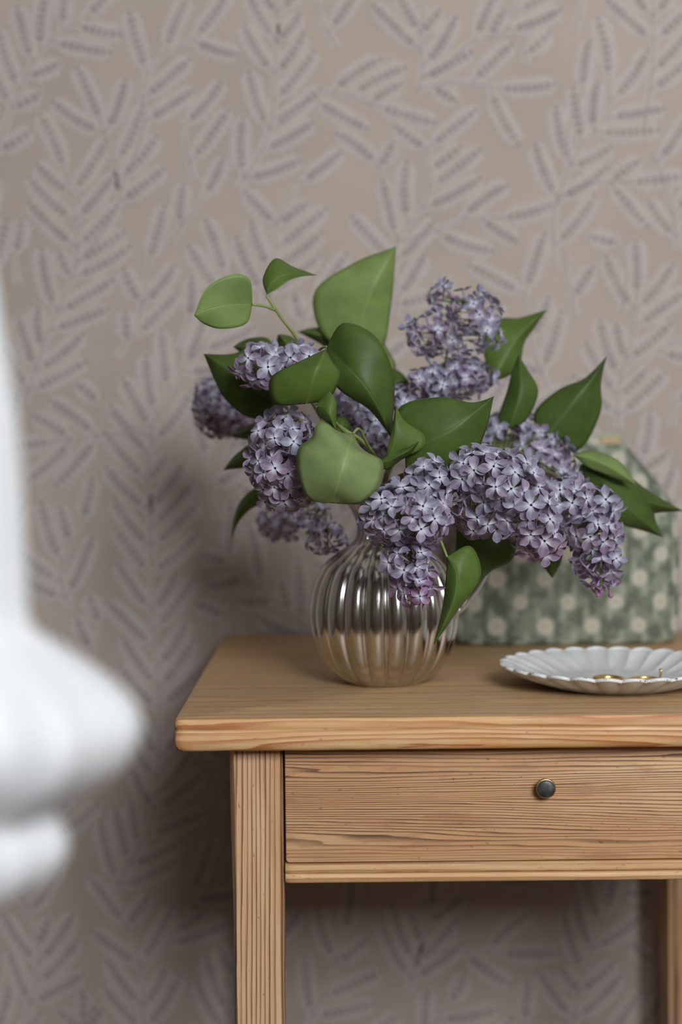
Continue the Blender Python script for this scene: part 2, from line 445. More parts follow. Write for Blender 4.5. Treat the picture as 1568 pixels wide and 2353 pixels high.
def leg(name, x0, x1, y0, y1, taper_in, z1):
    b = MB(); rings = []
    for k in range(61):
        t = k / 60; z = z1 * (1 - t); tp = taper_in * t
        ring = []
        for x, y in subdiv_ring(rrect(x0 + tp, x1 - tp, y0 + tp * .5, y1 - tp, .0022, seg=2), .01):
            wv = noise.noise((x * 25, y * 25, z * 16)) * .0007
            ring.append((x + wv * (1 if x > (x0 + x1) / 2 else -1), y + wv * .4, z))
        rings.append(ring)
    m = min(len(r) for r in rings)
    b.loft([resample2(r, m) for r in rings]); o = b.build(name, PINE_LEG, table); autosmooth(o, 45); return o
def resample2(r, m):
    q = resample([(p[0], p[1]) for p in r], m); return [(x, y, r[0][2]) for x, y in q]
LD = lx1 - lx0
leg('leg', lx0, lx1, LEG_Y, LEG_Y + LD, .0045, TABLE_Z - TOPT)
leg('leg', rx0, rx1, LEG_Y, LEG_Y + LD, .0045, TABLE_Z - TOPT)
by1 = TY1 - .022
leg('leg', lx0 - .022, lx1 - .022, by1 - LD, by1, .0045, TABLE_Z - TOPT)
leg('leg', rx0 - .022, rx1 - .022, by1 - LD, by1, .0045, TABLE_Z - TOPT)
za0, za1 = z_rbot, TABLE_Z - TOPT
b = MB(); b.box(lx1 - .02, rx0 - .0, by1 - .02, by1 - .002, za0, za1); b.build('back_apron', PINE_RAIL, table)
PINE_SIDE = wood('pine_side', 1, 2, 190, (.62, .39, .185), (.53, .31, .13), (.30, .14, .06), wav=.25, seed=6)
for xa in (lx0 + .004, rx1 - .024):
    b = MB(); b.box(xa, xa + .018, LEG_Y + LD, by1 - LD, za0, za1); b.build('side_apron', PINE_SIDE, table)
# unseen board added behind the drawer front to keep its gaps dark
b = MB(); b.box(lx1, rx0, LEG_Y + .0205, LEG_Y + .03, z_rtop - .004, za1); b.build('gap_backing_board', PINE_RAIL, table)
# drawer
drawer = MB()
dz1 = za1 - .0014
def slab(mb, x0, x1, z0, z1, y, thick, r, prof):
    rings = []
    for ins, dy in prof:
        rings.append([(p[0], y + dy, p[1]) for p in rrect(x0 + ins, x1 - ins, z0 + ins, z1 - ins, max(.0004, r - ins), seg=4)])
    rings.append([(p[0], y + thick, p[1]) for p in rrect(x0, x1, z0, z1, r, seg=4)])
    mb.loft(rings)
slab(drawer, dx0, dx1, z_dbot, dz1, LEG_Y + .0008, .018, .003, [(.0016, 0), (.0006, .0003), (.0001, .001), (0, .002)])
drawer_o = drawer.build('drawer_front', PINE_DRAWER, table); autosmooth(drawer_o, 30)
# knob: stem, rim, domed dark face
kx, kz = knob_p.x, knob_p.z
def lathe_y(pr, cx, cz, seg=32):
    return [[(cx + r_ * math.cos(2 * PI * k / seg), y_, cz + r_ * math.sin(2 * PI * k / seg)) for k in range(seg)] for r_, y_ in pr]
kb = MB(); ky = LEG_Y + .0008
kb.loft(lathe_y([(.0062, ky), (.0062, ky - .0015), (.0042, ky - .0025), (.0038, ky - .0045), (.0060, ky - .0062), (.0076, ky - .0076), (.0079, ky - .0088), (.0076, ky - .0098), (.0070, ky - .0100)], kx, kz))
knob = kb.build('knob', BRASS_RIM, drawer_o, origin=table.location, smooth=True)
kb = MB(); kb.loft(lathe_y([(.0070, ky - .0099), (.0066, ky - .0106), (.0048, ky - .0112), (.0022, ky - .0115), (.0004, ky - .0116)], kx, kz), cap0=False)
kf = kb.build('knob_face', BRASS_DARK, drawer_o, origin=table.location, smooth=True)
# rail under the drawer: two beads with a groove
hr = z_rtop - z_rbot
pr = [(.018, 0), (.0015, 0), (.0004, -.03), (0, -.12), (0, -.36), (.0006, -.46), (.0022, -.50), (.0006, -.545), (-.0002, -.64), (-.0002, -.86), (.0008, -.96), (.0022, -1.0), (.018, -1)]
b = MB(); ringsx = []
N = 110
for i in range(N + 1):
    x = lx1 + .0008 + (rx0 - lx1 - .0016) * i / N
    e = max(0, 1 - (x - lx1 - .0008) / .006); wv = e * e * .0022
    ringsx.append([(x, LEG_Y + dy + wv + noise.noise((x * 90, dz_ * 9, 1)) * .0003, z_rtop + dz_ * hr) for dy, dz_ in pr])
b.loft(ringsx); o = b.build('drawer_rail', PINE_RAIL, table); autosmooth(o, 45)

# ------------------------------------------------------------------ silver vase
VASE_D = 1.375
vc = at(885, 1583, VASE_D); vc.z = TABLE_Z
VS = VASE_D / FPX
SILVER = NT('tarnished_silver')
sv = SILVER.noise(SILVER.obj(), 25, 4)
SILVER.col(SILVER.mix(SILVER.sm(sv, .3, .75), (.66, .645, .61), (.50, .475, .43)))
SILVER.b.inputs['Metallic'].default_value = 1.0
SILVER.rough(SILVER.sm(sv, .3, .8, .13, .24)); SILVER = SILVER.m
GILT = plain('gilt_inside', (.42, .26, .13), .35, 1.0, var=.2, scale=30)
zt = lambda y: TABLE_Z + (1583 - y) * VS * 1.0
vprof = [(20, 1580), (70, 1583), (84, 1582.5), (92, 1578), (112, 1566), (136, 1542), (155, 1508), (167, 1470), (173, 1428), (171, 1392), (163, 1356), (148, 1322), (126, 1296), (100, 1277), (78, 1264), (66, 1250), (61, 1232), (63, 1214), (69, 1196), (78, 1179), (88, 1166), (97, 1158)]
vprof = spline(vprof, 64)
vase = thing('silver_vase', 'ribbed silver jug vase with a handle holding the lilac bouquet', 'vase', vc)
SEG = 300; NL = 20
def flute(a, amt): 
    c = abs(math.sin(NL * a / 2)); return 1 - amt * (1 - c ** .48)
rings = []
for r_, y_ in vprof:
    amt = .10 if y_ < 1560 else .10 * max(0, (1583 - y_) / 23)
    if y_ < 1270: amt = .07
    if y_ < 1172: amt = .07 * max(0, (y_ - 1158) / 14)
    rings.append([(vc.x + r_ * VS * flute(2 * PI * k / SEG, amt) * math.cos(2 * PI * k / SEG), vc.y + r_ * VS * flute(2 * PI * k / SEG, amt) * math.sin(2 * PI * k / SEG), zt(y_)) for k in range(SEG)])
b = MB(); b.loft(rings, cap1=False); o = b.build('body', SILVER, vase, smooth=True)
b = MB()
inn = [(97, 1158), (95, 1156.5), (91, 1158), (82, 1168), (70, 1182), (62, 1198), (56, 1216), (54, 1235), (58, 1252), (70, 1270), (30, 1300)]
b.loft([[(vc.x + r_ * VS * math.cos(2 * PI * k / 48), vc.y + r_ * VS * math.sin(2 * PI * k / 48), zt(y_)) for k in range(48)] for r_, y_ in inn], cap0=False)
b.build('inner_lip', GILT, vase, smooth=True)
hp = spline([(60, 1196), (105, 1176), (170, 1180), (222, 1215), (243, 1268), (228, 1335), (198, 1386), (168, 1424)], 40)
b = MB(); ha = R(-8)
b.tube([(vc.x + x * VS * math.cos(ha), vc.y + x * VS * math.sin(ha), zt(y)) for x, y in hp], [.0028 + .0016 * math.sin(PI * i / 39) for i in range(40)], 12)
b.build('handle', SILVER, vase, smooth=True)

# ------------------------------------------------------------------ scalloped plate with gold jewellery
pc = at(1412, 1545, 1.345); pc.z = TABLE_Z
PRAD = .0988; NP = 28
plate = thing('scalloped_plate', 'white fluted ceramic plate with a worn scalloped rim holding gold jewellery', 'plate', pc)
GLAZE = NT('white_glaze'); gv = GLAZE.noise(GLAZE.obj(), 40, 3)
GLAZE.col(GLAZE.mix(GLAZE.sm(gv, .35, .7), (.58, .595, .59), (.66, .672, .67))); GLAZE.rough(.22); GLAZE = GLAZE.m
RIMM = NT('worn_rim'); gv = RIMM.noise(RIMM.obj(), 330, 4, .6)
RIMM.col(RIMM.mix(RIMM.sm(gv, .58, .68), (.74, .74, .74), (.13, .10, .085))); RIMM.rough(.35); RIMM = RIMM.m
SEGP = NP * 12
def sc(a): return abs(math.cos(NP * a / 2)) ** .7
def pring(r, z, amt, fl):
    out = []
    for k in range(SEGP):
        a = 2 * PI * k / SEGP; g = sc(a)
        rr = r * (1 - amt * (1 - g)); out.append((pc.x + rr * math.cos(a), pc.y + rr * math.sin(a), pc.z + z + fl * (1 - g)))
    return out
RH = .0195
b = MB(); b.loft([pring(.004, .0045, 0, 0), pring(.052, .0045, 0, 0), pring(.060, .0055, .01, .0), pring(.070, .0085, .02, .0012), pring(.082, .0125, .035, .002), pring(.092, .0165, .05, .0022), pring(PRAD - .0012, RH + .0004, .05, -.0022)], cap1=False)
b.build('well', GLAZE, plate, smooth=True)
b = MB(); b.loft([pring(.004, .0006, 0, 0), pring(.050, .0, 0, 0), pring(.056, .0004, 0, 0), pring(.070, .0050, .02, .001), pring(.084, .0098, .04, .0018), pring(.094, .0148, .05, .0018), pring(PRAD - .0006, RH - .0016, .05, -.0022)], cap1=False)
b.build('underside', GLAZE, plate, smooth=True)
b = MB(); rr_ = pring(PRAD - .0012, RH - .0003, .05, -.0022)
rings = []
for k in range(SEGP):
    p = Vector(rr_[k]); d_ = Vector((p.x - pc.x, p.y - pc.y, 0)).normalized()
    rings.append([p + d_ * .0018 * math.cos(t) + Vector((0, 0, .0016 * math.sin(t))) for t in [2 * PI * j / 8 for j in range(8)]])
rings.append(rings[0]); b.loft(rings, cap0=False, cap1=False)
b.build('rim', RIMM, plate, smooth=True)
def hoop(name, label, px, py, z, rad, tube_r, rx, post):
    c = at(px, py, 1.336); c.z = TABLE_Z + z
    t = thing(name, label, 'jewellery', c)
    b = MB(); pts = [c + Vector((rad * math.cos(a), rad * .8 * math.sin(a), rx * math.sin(a + .6))) for a in [2 * PI * k / 40 for k in range(41)]]
    b.tube(pts, [tube_r * (1 + .35 * math.cos(2 * PI * k / 40 - 2.4)) for k in range(41)], 10, cap=False); b.build('hoop', GOLD, t, smooth=True)
    if post:
        b = MB(); q = c + Vector((rad * .96, 0, 0)); b.tube([q, q + Vector((.001, 0, .006)), q + Vector((.0005, -.001, .0085))], [.0011, .0010, .0016], 8); b.build('post', GOLD, t, smooth=True)
hoop('gold_ring', 'plain thick gold ring lying in the white scalloped plate', 1400, 1558, .0068, .0115, .0019, .0, False)
hoop('gold_hoop', 'thin gold hoop earring with an upright post in the white scalloped plate', 1485, 1560, .0060, .0125, .0010, .0003, True)

# ------------------------------------------------------------------ green floral bag
BAGM = NT('green_floral_cotton'); uv = BAGM.sep(BAGM.uv())
wob = BAGM.noise(BAGM.obj(), 35, 3)
def dots(u, v, off, r0, r1):
    q = BAGM
    vv = q.m2('ADD', v, off[1]); row = q.m2('FLOOR', vv)
    uu = q.m2('ADD', q.m2('ADD', u, off[0]), q.m2('MULTIPLY', q.m2('MODULO', q.m2('ABSOLUTE', row), 2.0), .5))
    fu = q.m2('SUBTRACT', q.m2('FRACT', uu), .5); fv = q.m2('MULTIPLY', q.m2('SUBTRACT', q.m2('FRACT', vv), .5), .5)
    d = q.m2('SQRT', q.m2('ADD', q.m2('MULTIPLY', fu, fu), q.m2('MULTIPLY', fv, fv)))
    d = q.m2('ADD', d, q.m2('MULTIPLY', q.m2('SUBTRACT', wob, .5), .14))
    return q.sm(d, r0, r1, 1.0, 0.0)
big = dots(uv[0], uv[1], (0, 0), .10, .25); core = dots(uv[0], uv[1], (0, 0), .05, .1)
sml = dots(BAGM.m2('MULTIPLY', uv[0], 2), uv[1], (.25, .5), .04, .24)
blot = BAGM.noise(BAGM.obj(), 70, 4)
c0 = BAGM.mix(BAGM.sm(blot, .40, .62), (.10, .118, .082), (.20, .222, .16))
c0 = BAGM.mix(BAGM.m2('MULTIPLY', sml, .55), c0, (.38, .40, .31))
c0 = BAGM.mix(BAGM.m2('MULTIPLY', big, .85), c0, (.52, .49, .40)); c0 = BAGM.mix(BAGM.m2('MULTIPLY', core, .7), c0, (.42, .33, .235))
BAGM.col(c0); BAGM.rough(.85); BAGM.bump(blot, .2); BAGM = BAGM.m
BY0, BY1 = 1.603, 1.705
bl = at(1040, 1488, BY0); br = at(1572, 1488, BY0); bagx = (bl.x + br.x) / 2; bhw = (br.x - bl.x) / 2
BH = at(1390, 1003, (BY0 + BY1) / 2).z - TABLE_Z
bag = thing('floral_bag', 'green cotton zip pouch printed with cream flowers standing behind the plate', 'bag', Vector((bagx, (BY0 + BY1) / 2, TABLE_Z)))
BYC = (BY0 + BY1) / 2; BHD = (BY1 - BY0) / 2
bprof = [(0.0, .90, .88), (.01, .955, .96), (.035, .99, 1.0), (.09, 1.0, 1.0), (.25, 1.0, .97), (.42, .995, .90), (.58, .97, .78), (.66, .93, .70), (.74, .83, .58), (.82, .71, .46), (.90, .58, .33), (.96, .48, .20), (1.0, .42, .08)]
bprof = spline(bprof, 40)
vs, fs, uvs = [], [], []; BS = 120
for h_, fw, fd in bprof:
    for k in range(BS + 1):
        a = 2 * PI * k / BS - PI / 2; ca, sa = math.cos(a), math.sin(a); e = .32
        x = math.copysign(abs(ca) ** e, ca) * bhw * fw; y = math.copysign(abs(sa) ** e, sa) * BHD * fd
        pn = noise.noise((x * 14, y * 14, h_ * 3.0)) * .004 * math.sin(PI * min(1, h_ * 1.05))
        skew = .012 * h_ ** 2
        vs.append(Vector((x * (1 + pn * 4) + skew, y + (pn if y > 0 else pn), h_ * BH)))
        per = (k / BS) * 4 * (bhw + BHD) if False else x + math.copysign(max(0, y + BHD * fd), x)
        uvs.append((per / .0489, h_ * BH / .0243 - .35))
m = BS + 1
fs = [(i * m + k, i * m + k + 1, (i + 1) * m + k + 1, (i + 1) * m + k) for i in range(len(bprof) - 1) for k in range(BS)]
fs.append(tuple(reversed(range(BS)))); fs.append(tuple(range((len(bprof) - 1) * m, (len(bprof) - 1) * m + BS)))
link('body', mesh('bag_body', vs, fs, uvs), BAGM, bag)
ZIPM = plain('zip_tape', (.34, .36, .28), .8); PULLM = plain('ochre_leather', (.40, .28, .12), .5, var=.1)
b = MB(); zx0, zx1 = -bhw * .40 + .012, bhw * .42 + .012
b.tube([Vector((zx0 + (zx1 - zx0) * i / 20, .001 * math.sin(i), BH + .001)) + bag.location for i in range(21)], .0028, 8); b.build('zip', ZIPM, bag, smooth=True)
b = MB(); q = Vector((at(1400, 1010, BYC).x - bag.location.x, -.008, BH)) + bag.location
b.box(q.x - .010, q.x + .010, q.y - .0025, q.y + .0015, q.z - .008, q.z + .000); o = b.build('zip_pull', PULLM, bag)

# ------------------------------------------------------------------ white drape close to the camera
DD = .60; dpx = DD / FPX; AXX = -120
sil = [(2066, 60), (2062, 140), (2030, 225), (1985, 268), (1945, 282), (1910, 270), (1880, 252), (1855, 275), (1815, 340), (1760, 415), (1700, 452), (1650, 452), (1600, 420), (1540, 345), (1490, 270), (1450, 215), (1410, 199), (1300, 195), (1150, 192), (1000, 184), (850, 166), (700, 145), (560, 124), (400, 104), (200, 88), (-200, 66), (-700, 50)]
base_c = at(AXX, 2066, DD)
drape = thing('white_drape', 'soft white fabric hanging in flared ruffles to the left of the pine table', 'drape', base_c)
sp = spline(sil, 90); b = MB(); rings = []; DSEG = 120
for i, (py, rr) in enumerate(sp):
    c = at(AXX, py, DD); ring = []
    for k in range(DSEG):
        a = 2 * PI * k / DSEG
        f = 1 + .07 * math.sin(9 * a + 1.2 + py * .0006) * (1 - abs(math.cos(a)) ** 6) + .03 * math.sin(17 * a + py * .002) * (1 - abs(math.cos(a)) ** 6)
        r_ = max(rr, 2) * dpx * f
        ring.append((base_c.x + (r_ * math.cos(a)), DD + r_ * .8 * math.sin(a), c.z))
    rings.append(ring)
zc = rings[-1][0][2]
for dz_ in (.3, .7, Z1 - zc):
    if zc + dz_ <= Z1 + 1e-6: rings.append([(base_c.x + (p[0] - base_c.x) * .9, DD + (p[1] - DD) * .9, zc + dz_) for p in rings[len(sp) - 1]])
n_low = 26
b.loft(rings[n_low:], cap0=False); b.build('hanging_cloth', CLOTH, drape, smooth=True)
b = MB(); b.loft(rings[:n_low + 1], cap0=False, cap1=False); b.build('ruffle', CLOTH, drape, smooth=True)

# ------------------------------------------------------------------ lilacs
def leaf_mat(name, c, vein, light=.0):
    n = NT(name); uv = n.sep(n.uv()); info = n.n('ShaderNodeObjectInfo')
    s = n.m2('ABSOLUTE', n.m2('SUBTRACT', n.m2('MULTIPLY', uv[0], 2.0), 1.0)); t = uv[1]
    mid = n.sm(s, .012, .05, 1.0, 0.0)
    ph = n.m2('SUBTRACT', n.m2('MULTIPLY', t, 6.5), n.m2('MULTIPLY', n.m2('POWER', s, .8), 2.6))
    d = n.m2('ABSOLUTE', n.m2('SUBTRACT', n.m2('FRACT', ph), .5))
    side = n.m2('MULTIPLY', n.sm(d, .02, .10, 1.0, 0.0), n.sm(s, .75, .95, .22, 0.0))
    v = n.m2('MAXIMUM', mid, side)
    nz = n.noise(n.obj(), 45, 4); nf = n.noise(n.obj(), 420, 2)
    base = n.mix(n.sm(nz, .3, .7), tuple(q * .86 for q in c), tuple(q * 1.12 for q in c))
    base = n.mix(n.m2('MULTIPLY', v, .36), base, vein)
    base = n.mix(n.sm(s, .955, 1.0, 0, .55), base, vein)
    n.col(base); n.rough(.45); n.b.inputs['Specular IOR Level'].default_value = .24
    n.bump(n.m2('ADD', n.m2('MULTIPLY', v, -.8), n.m2('MULTIPLY', nf, .12)), .35, .0005)
    tr = n.n('ShaderNodeBsdfTranslucent'); n.put(tr.inputs[0], n.mix(.5, base, (c[0] * 1.5, c[1] * 1.5, c[2] * .6)))
    mx = n.n('ShaderNodeMixShader'); mx.inputs[0].default_value = .22
    n.t.links.new(n.b.outputs[0], mx.inputs[1]); n.t.links.new(tr.outputs[0], mx.inputs[2]); n.t.links.new(mx.outputs[0], n.out.inputs[0])
    return n.m
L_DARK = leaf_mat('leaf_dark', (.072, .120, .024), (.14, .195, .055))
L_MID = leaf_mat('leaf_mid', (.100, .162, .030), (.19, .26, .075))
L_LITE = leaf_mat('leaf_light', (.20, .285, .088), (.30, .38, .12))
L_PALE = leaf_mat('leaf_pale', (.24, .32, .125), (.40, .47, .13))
STEMM = plain('green_stem', (.20, .26, .07), .5, var=.15, scale=90)
WOODY = plain('woody_stem', (.13, .10, .05), .7, var=.2, scale=90)
RACHIS = plain('flower_stalk', (.14, .16, .06), .6, var=.2, scale=90)

def petal_mat():
    n = NT('lilac_petal'); uv = n.sep(n.uv()); info = n.n('ShaderNodeObjectInfo')
    s = n.m2('ABSOLUTE', n.m2('SUBTRACT', n.m2('MULTIPLY', uv[0], 2.0), 1.0)); t = uv[1]
    oc = info.outputs['Color']
    c = n.mix(n.sm(t, .05, .50, .95, 0.0), oc, (.78, .80, .90))
    c = n.mix(n.m2('MULTIPLY', n.sm(s, .05, .35, .28, 0.0), n.sm(t, .2, .95, 1.0, .2)), c, (.62, .64, .80))
    c = n.mix(n.sm(s, .80, 1.0, 0, .40), c, (.58, .50, .62))
    str_ = n.noise(n.comb(n.m2('MULTIPLY', uv[0], 14.0), n.m2('MULTIPLY', uv[1], 2.0), info.outputs['Random']), 2.0, 2)
    c = n.mix(n.sm(str_, .35, .7, .0, .30), c, (.16, .10, .20))
    n.col(c); n.rough(.55); n.b.inputs['Specular IOR Level'].default_value = .3
    tr = n.n('ShaderNodeBsdfTranslucent'); n.put(tr.inputs[0], c)
    mx = n.n('ShaderNodeMixShader'); mx.inputs[0].default_value = .25
    n.t.links.new(n.b.outputs[0], mx.inputs[1]); n.t.links.new(tr.outputs[0], mx.inputs[2]); n.t.links.new(mx.outputs[0], n.out.inputs[0])
    return n.m
PETAL = petal_mat()
n_ = NT('floret_tube'); inf = n_.n('ShaderNodeObjectInfo'); n_.col(n_.mix(.55, inf.outputs['Color'], (.30, .16, .28))); n_.rough(.55); TUBE = n_.m

def floret_mesh(name, open_, cup, rnd):
    """four petals on a tube, unit size: petal tips about 1 from the centre; faces +z"""
    vs, fs, uvs, mi = [], [], [], []
    na, nc = 8, 7
    for p in range(4):
        a0 = p * PI / 2 + rnd.uniform(-.12, .12); Lp = rnd.uniform(.92, 1.06); wp = rnd.uniform(.285, .345)
        op = open_ + rnd.uniform(-.16, .16); k0 = len(vs); roll = rnd.uniform(-.18, .18)
        ca, sa = math.cos(a0), math.sin(a0)
        for i in range(na):
            t = i / (na - 1)
            wd = wp * (math.sin(PI * min(1, .06 + .90 * t ** 1.25)) ** .8) if t < .999 else .05
            wd = max(wd, .05)
            ang = op * t                       # petal bends up (cup) or back (reflex)
            r_ = .07 + Lp * (math.sin(ang) / ang if abs(ang) > 1e-3 else 1) * t * .93
            z_ = Lp * ((1 - math.cos(ang)) / ang if abs(ang) > 1e-3 else 0) * t * .93
            for j in range(nc):
                s = 2 * j / (nc - 1) - 1
                y_ = s * wd; zz = z_ + cup * (abs(s) ** 1.7) * wd + roll * s * wd
                rr = r_ - .03 * s * s * t
                vs.append((rr * ca - y_ * sa, rr * sa + y_ * ca, zz)); uvs.append(((s + 1) / 2, t))
        for i in range(na - 1):
            for j in range(nc - 1):
                q = k0 + i * nc + j; fs.append((q, q + 1, q + nc + 1, q + nc)); mi.append(0)
    k0 = len(vs)
    for r_, z_ in ((.115, .005), (.085, -.25), (.075, -.6), (.09, -.95)):
        for k in range(6): vs.append((r_ * math.cos(k * PI / 3), r_ * math.sin(k * PI / 3), z_)); uvs.append((.5, .6))
    for i in range(3):
        for k in range(6): fs.append((k0 + i * 6 + k, k0 + i * 6 + (k + 1) % 6, k0 + (i + 1) * 6 + (k + 1) % 6, k0 + (i + 1) * 6 + k)); mi.append(1)
    fs.append(tuple(k0 + 18 + k for k in range(6))); mi.append(1)      # tube floor
    me = mesh(name, vs, fs, uvs, mats=mi)
    for m_ in (PETAL, TUBE): me.materials.append(m_)
    return me
frnd = random.Random(3)
FLAT = [floret_mesh('floret', *q, frnd) for q in ((.10, .42), (.30, .50), (-.18, .42), (.18, .34), (-.35, .48))]
CUPD = [floret_mesh('floret', *q, frnd) for q in ((.65, .55), (-.75, .45), (.45, .6), (-.6, .55))]
def bud_mesh():
    vs, fs = [], []; pr = [(.06, -.9), (.07, -.4), (.09, 0), (.17, .14), (.20, .3), (.15, .46), (.02, .54)]
    for r_, z_ in pr: vs += [(r_ * math.cos(k * PI / 4) * (1 + .12 * (k % 2)), r_ * math.sin(k * PI / 4) * (1 + .12 * (k % 2)), z_) for k in range(8)]
    for i in range(len(pr) - 1):
        for k in range(8): fs.append((i * 8 + k, i * 8 + (k + 1) % 8, (i + 1) * 8 + (k + 1) % 8, (i + 1) * 8 + k))
    me = mesh('bud', vs, fs); me.materials.append(TUBE); return me
BUD = bud_mesh()
MOUTH = vc + Vector((0, 0, zt(1165) - TABLE_Z)); INSIDE = vc + Vector((0, 0, .045))

def branch(label, loc=None):
    return thing('lilac_branch', label, 'lilac', Vector(INSIDE), 'lilac branches in the silver vase')
def stem(root, pts, r0, r1, mat=None, through=True):
    """pts: list of (px,py,d); starts inside the vase when through"""
    P = [at(*p) for p in pts]
    if through:
        side = (P[0] - MOUTH); side.z = 0
        k = side.normalized() * min(.015, side.length * .3) if side.length > 1e-5 else side
        P = [INSIDE - k * .6, MOUTH + k - Vector((0, 0, .012))] + P
    q = [Vector(v) for v in spline(P, 10 * len(P))]
    b = MB(); n = len(q); b.tube(q, [r0 + (r1 - r0) * i / (n - 1) for i in range(n)], 8)
    return b.build('stem', mat or WOODY, root, smooth=True)
LEAF_N = 0
def leaf(root, mat, mid, left, right, dmid, dl=.0, dr=.0, wav=.0015, petiole=None):
    """mid/left/right: base-to-tip pixel outlines; dmid: depths along the midrib; dl/dr: how far the edges bend away"""
    global LEAF_N; LEAF_N += 1
    na, nh = 22, 7
    M_ = spline(mid, na); L_ = spline(left, na); R_ = spline(right, na); D_ = spline([(d,) for d in dmid], na)
    vs, uvs, fs = [], [], []
    for i in range(na):
        t = i / (na - 1)
        for j in range(-nh, nh + 1):
            s = abs(j) / nh; E = L_[i] if j < 0 else R_[i]
            px = M_[i][0] + (E[0] - M_[i][0]) * s; py = M_[i][1] + (E[1] - M_[i][1]) * s
            env = math.sin(PI * min(1, max(0, t))) ** .6 if 0 < t < 1 else 0
            d = D_[i][0] + (dl if j < 0 else dr) * (s ** 1.4) * env + wav * math.sin(t * 9 + LEAF_N + (0 if j < 0 else 2)) * s * s * env
            vs.append(at(px, py, d)); uvs.append((.5 + .5 * j / nh, t))
    m = 2 * nh + 1
    fs = [(i * m + j, i * m + j + 1, (i + 1) * m + j + 1, (i + 1) * m + j) for i in range(na - 1) for j in range(m - 1)]
    o = link('leaf', mesh('leaf', rel(vs, root.location), fs, uvs), mat, root)
    md = o.modifiers.new('thickness', 'SOLIDIFY'); md.thickness = .0003
    if petiole:
        q = [Vector(v) for v in spline([at(*p) for p in petiole], 14)]
        b = MB(); b.tube(q, [.0014 - .0004 * i / 13 for i in range(14)], 8); b.build('petiole', STEMM, o, smooth=True, origin=root.location)
    return o
VIEW = Vector((0, -1, .12)).normalized()
def cluster(root, blobs, size, c1, c2, spacing=.95, bias=.55, seed=1, buds=0, axis=None, inner=.5, pinkdown=.5, cuprate=.4):
    """a panicle: florets packed over the ellipsoids blobs (px,py,d,rx,ry,rz metres)"""
    rn = random.Random(seed)
    B = []
    for px, py, d, rx, ry, rz in blobs: B.append((at(px, py, d), Vector((rx * d / FPX, rz, ry * d / FPX))))
    pts = []
    def inside(p, skip, k):
        for i, (c, r_) in enumerate(B):
            if i != skip and sum(((p[a] - c[a]) / r_[a]) ** 2 for a in range(3)) < k: return True
        return False
    zmin = min(c.z - r_.z for c, r_ in B); zmax = max(c.z + r_.z for c, r_ in B)
    for layer, shrink, sp_ in ((0, 1.0, spacing), (1, .62, spacing * 1.25)):
        if layer and not inner: continue
        for i, (c, r_) in enumerate(B):
            for _ in range(900 if not layer else 250):
                u = Vector((rn.gauss(0, 1), rn.gauss(0, 1), rn.gauss(0, 1))).normalized()
                if u.y > .55 and rn.random() < .6: continue
                p = c + Vector((u.x * r_.x, u.y * r_.y, u.z * r_.z)) * shrink * rn.uniform(.78, 1.06)
                if inside(p, i, .82 * shrink): continue
                if any((p - q).length < sp_ * size for q, *_ in pts if True): continue
                nrm = Vector((u.x / r_.x, u.y / r_.y, u.z / r_.z)).normalized()
                pts.append((p, nrm, layer))
    me = MB()
    ax = [at(*q) for q in axis]; axq = [Vector(v) for v in spline(ax, 14)]
    me.tube(axq, [.0013 - .0007 * i / 13 for i in range(14)], 6)
    for p, nrm, layer in pts:
        q = min(axq, key=lambda a: (a - p).length); e = p - nrm * size * .9
        if (e - q).length > .002: me.tube([q, (q + e) / 2 + Vector((0, 0, .001)), e], .0005, 4, cap=False)
    cl = me.build('flower_cluster', RACHIS, root, smooth=True)
    for p, nrm, layer in pts:
        nn = (nrm + VIEW * bias * rn.uniform(.0, 1.0) + Vector((rn.gauss(0, .3), rn.gauss(0, .3), rn.gauss(0, .3)))).normalized()
        o = bpy.data.objects.new('floret', rn.choice(CUPD if rn.random() < cuprate else FLAT)); COL.objects.link(o); o.parent = cl
        s = size * rn.uniform(.86, 1.1) * (.9 if layer else 1)
        rot = nn.to_track_quat('Z', 'Y').to_matrix().to_4x4() @ Matrix.Rotation(rn.uniform(0, 2 * PI), 4, 'Z')
        o.matrix_basis = Matrix.Translation(p - root.location) @ rot @ Matrix.Scale(s, 4)
        h = (p.z - zmin) / max(1e-6, zmax - zmin); f = min(1, max(0, (1 - h) * pinkdown + rn.uniform(-.25, .35)))
        v = rn.uniform(.86, 1.12)
        o.color = tuple((a + (c_ - a) * f) * v for a, c_ in zip(c1, c2)) + (1,)
    for k in range(buds):
        p = axq[-1] + Vector((rn.gauss(0, .004), rn.gauss(0, .004), rn.gauss(0, .004)))
        o = bpy.data.objects.new('bud', BUD); COL.objects.link(o); o.parent = cl
        d_ = (axq[-1] - axq[-3]).normalized() + Vector((rn.gauss(0, .5), rn.gauss(0, .5), rn.gauss(0, .5)))
        o.matrix_basis = Matrix.Translation(p - root.location) @ d_.to_track_quat('Z', 'Y').to_matrix().to_4x4() @ Matrix.Scale(size * .9, 4)
        o.color = (.36, .16, .30, 1)
    return cl
BLUE, PINK, DUSK, DPURP = (.31, .31, .40), (.33, .195, .30), (.26, .215, .33), (.17, .11, .20)
FS = .0114   # petal length

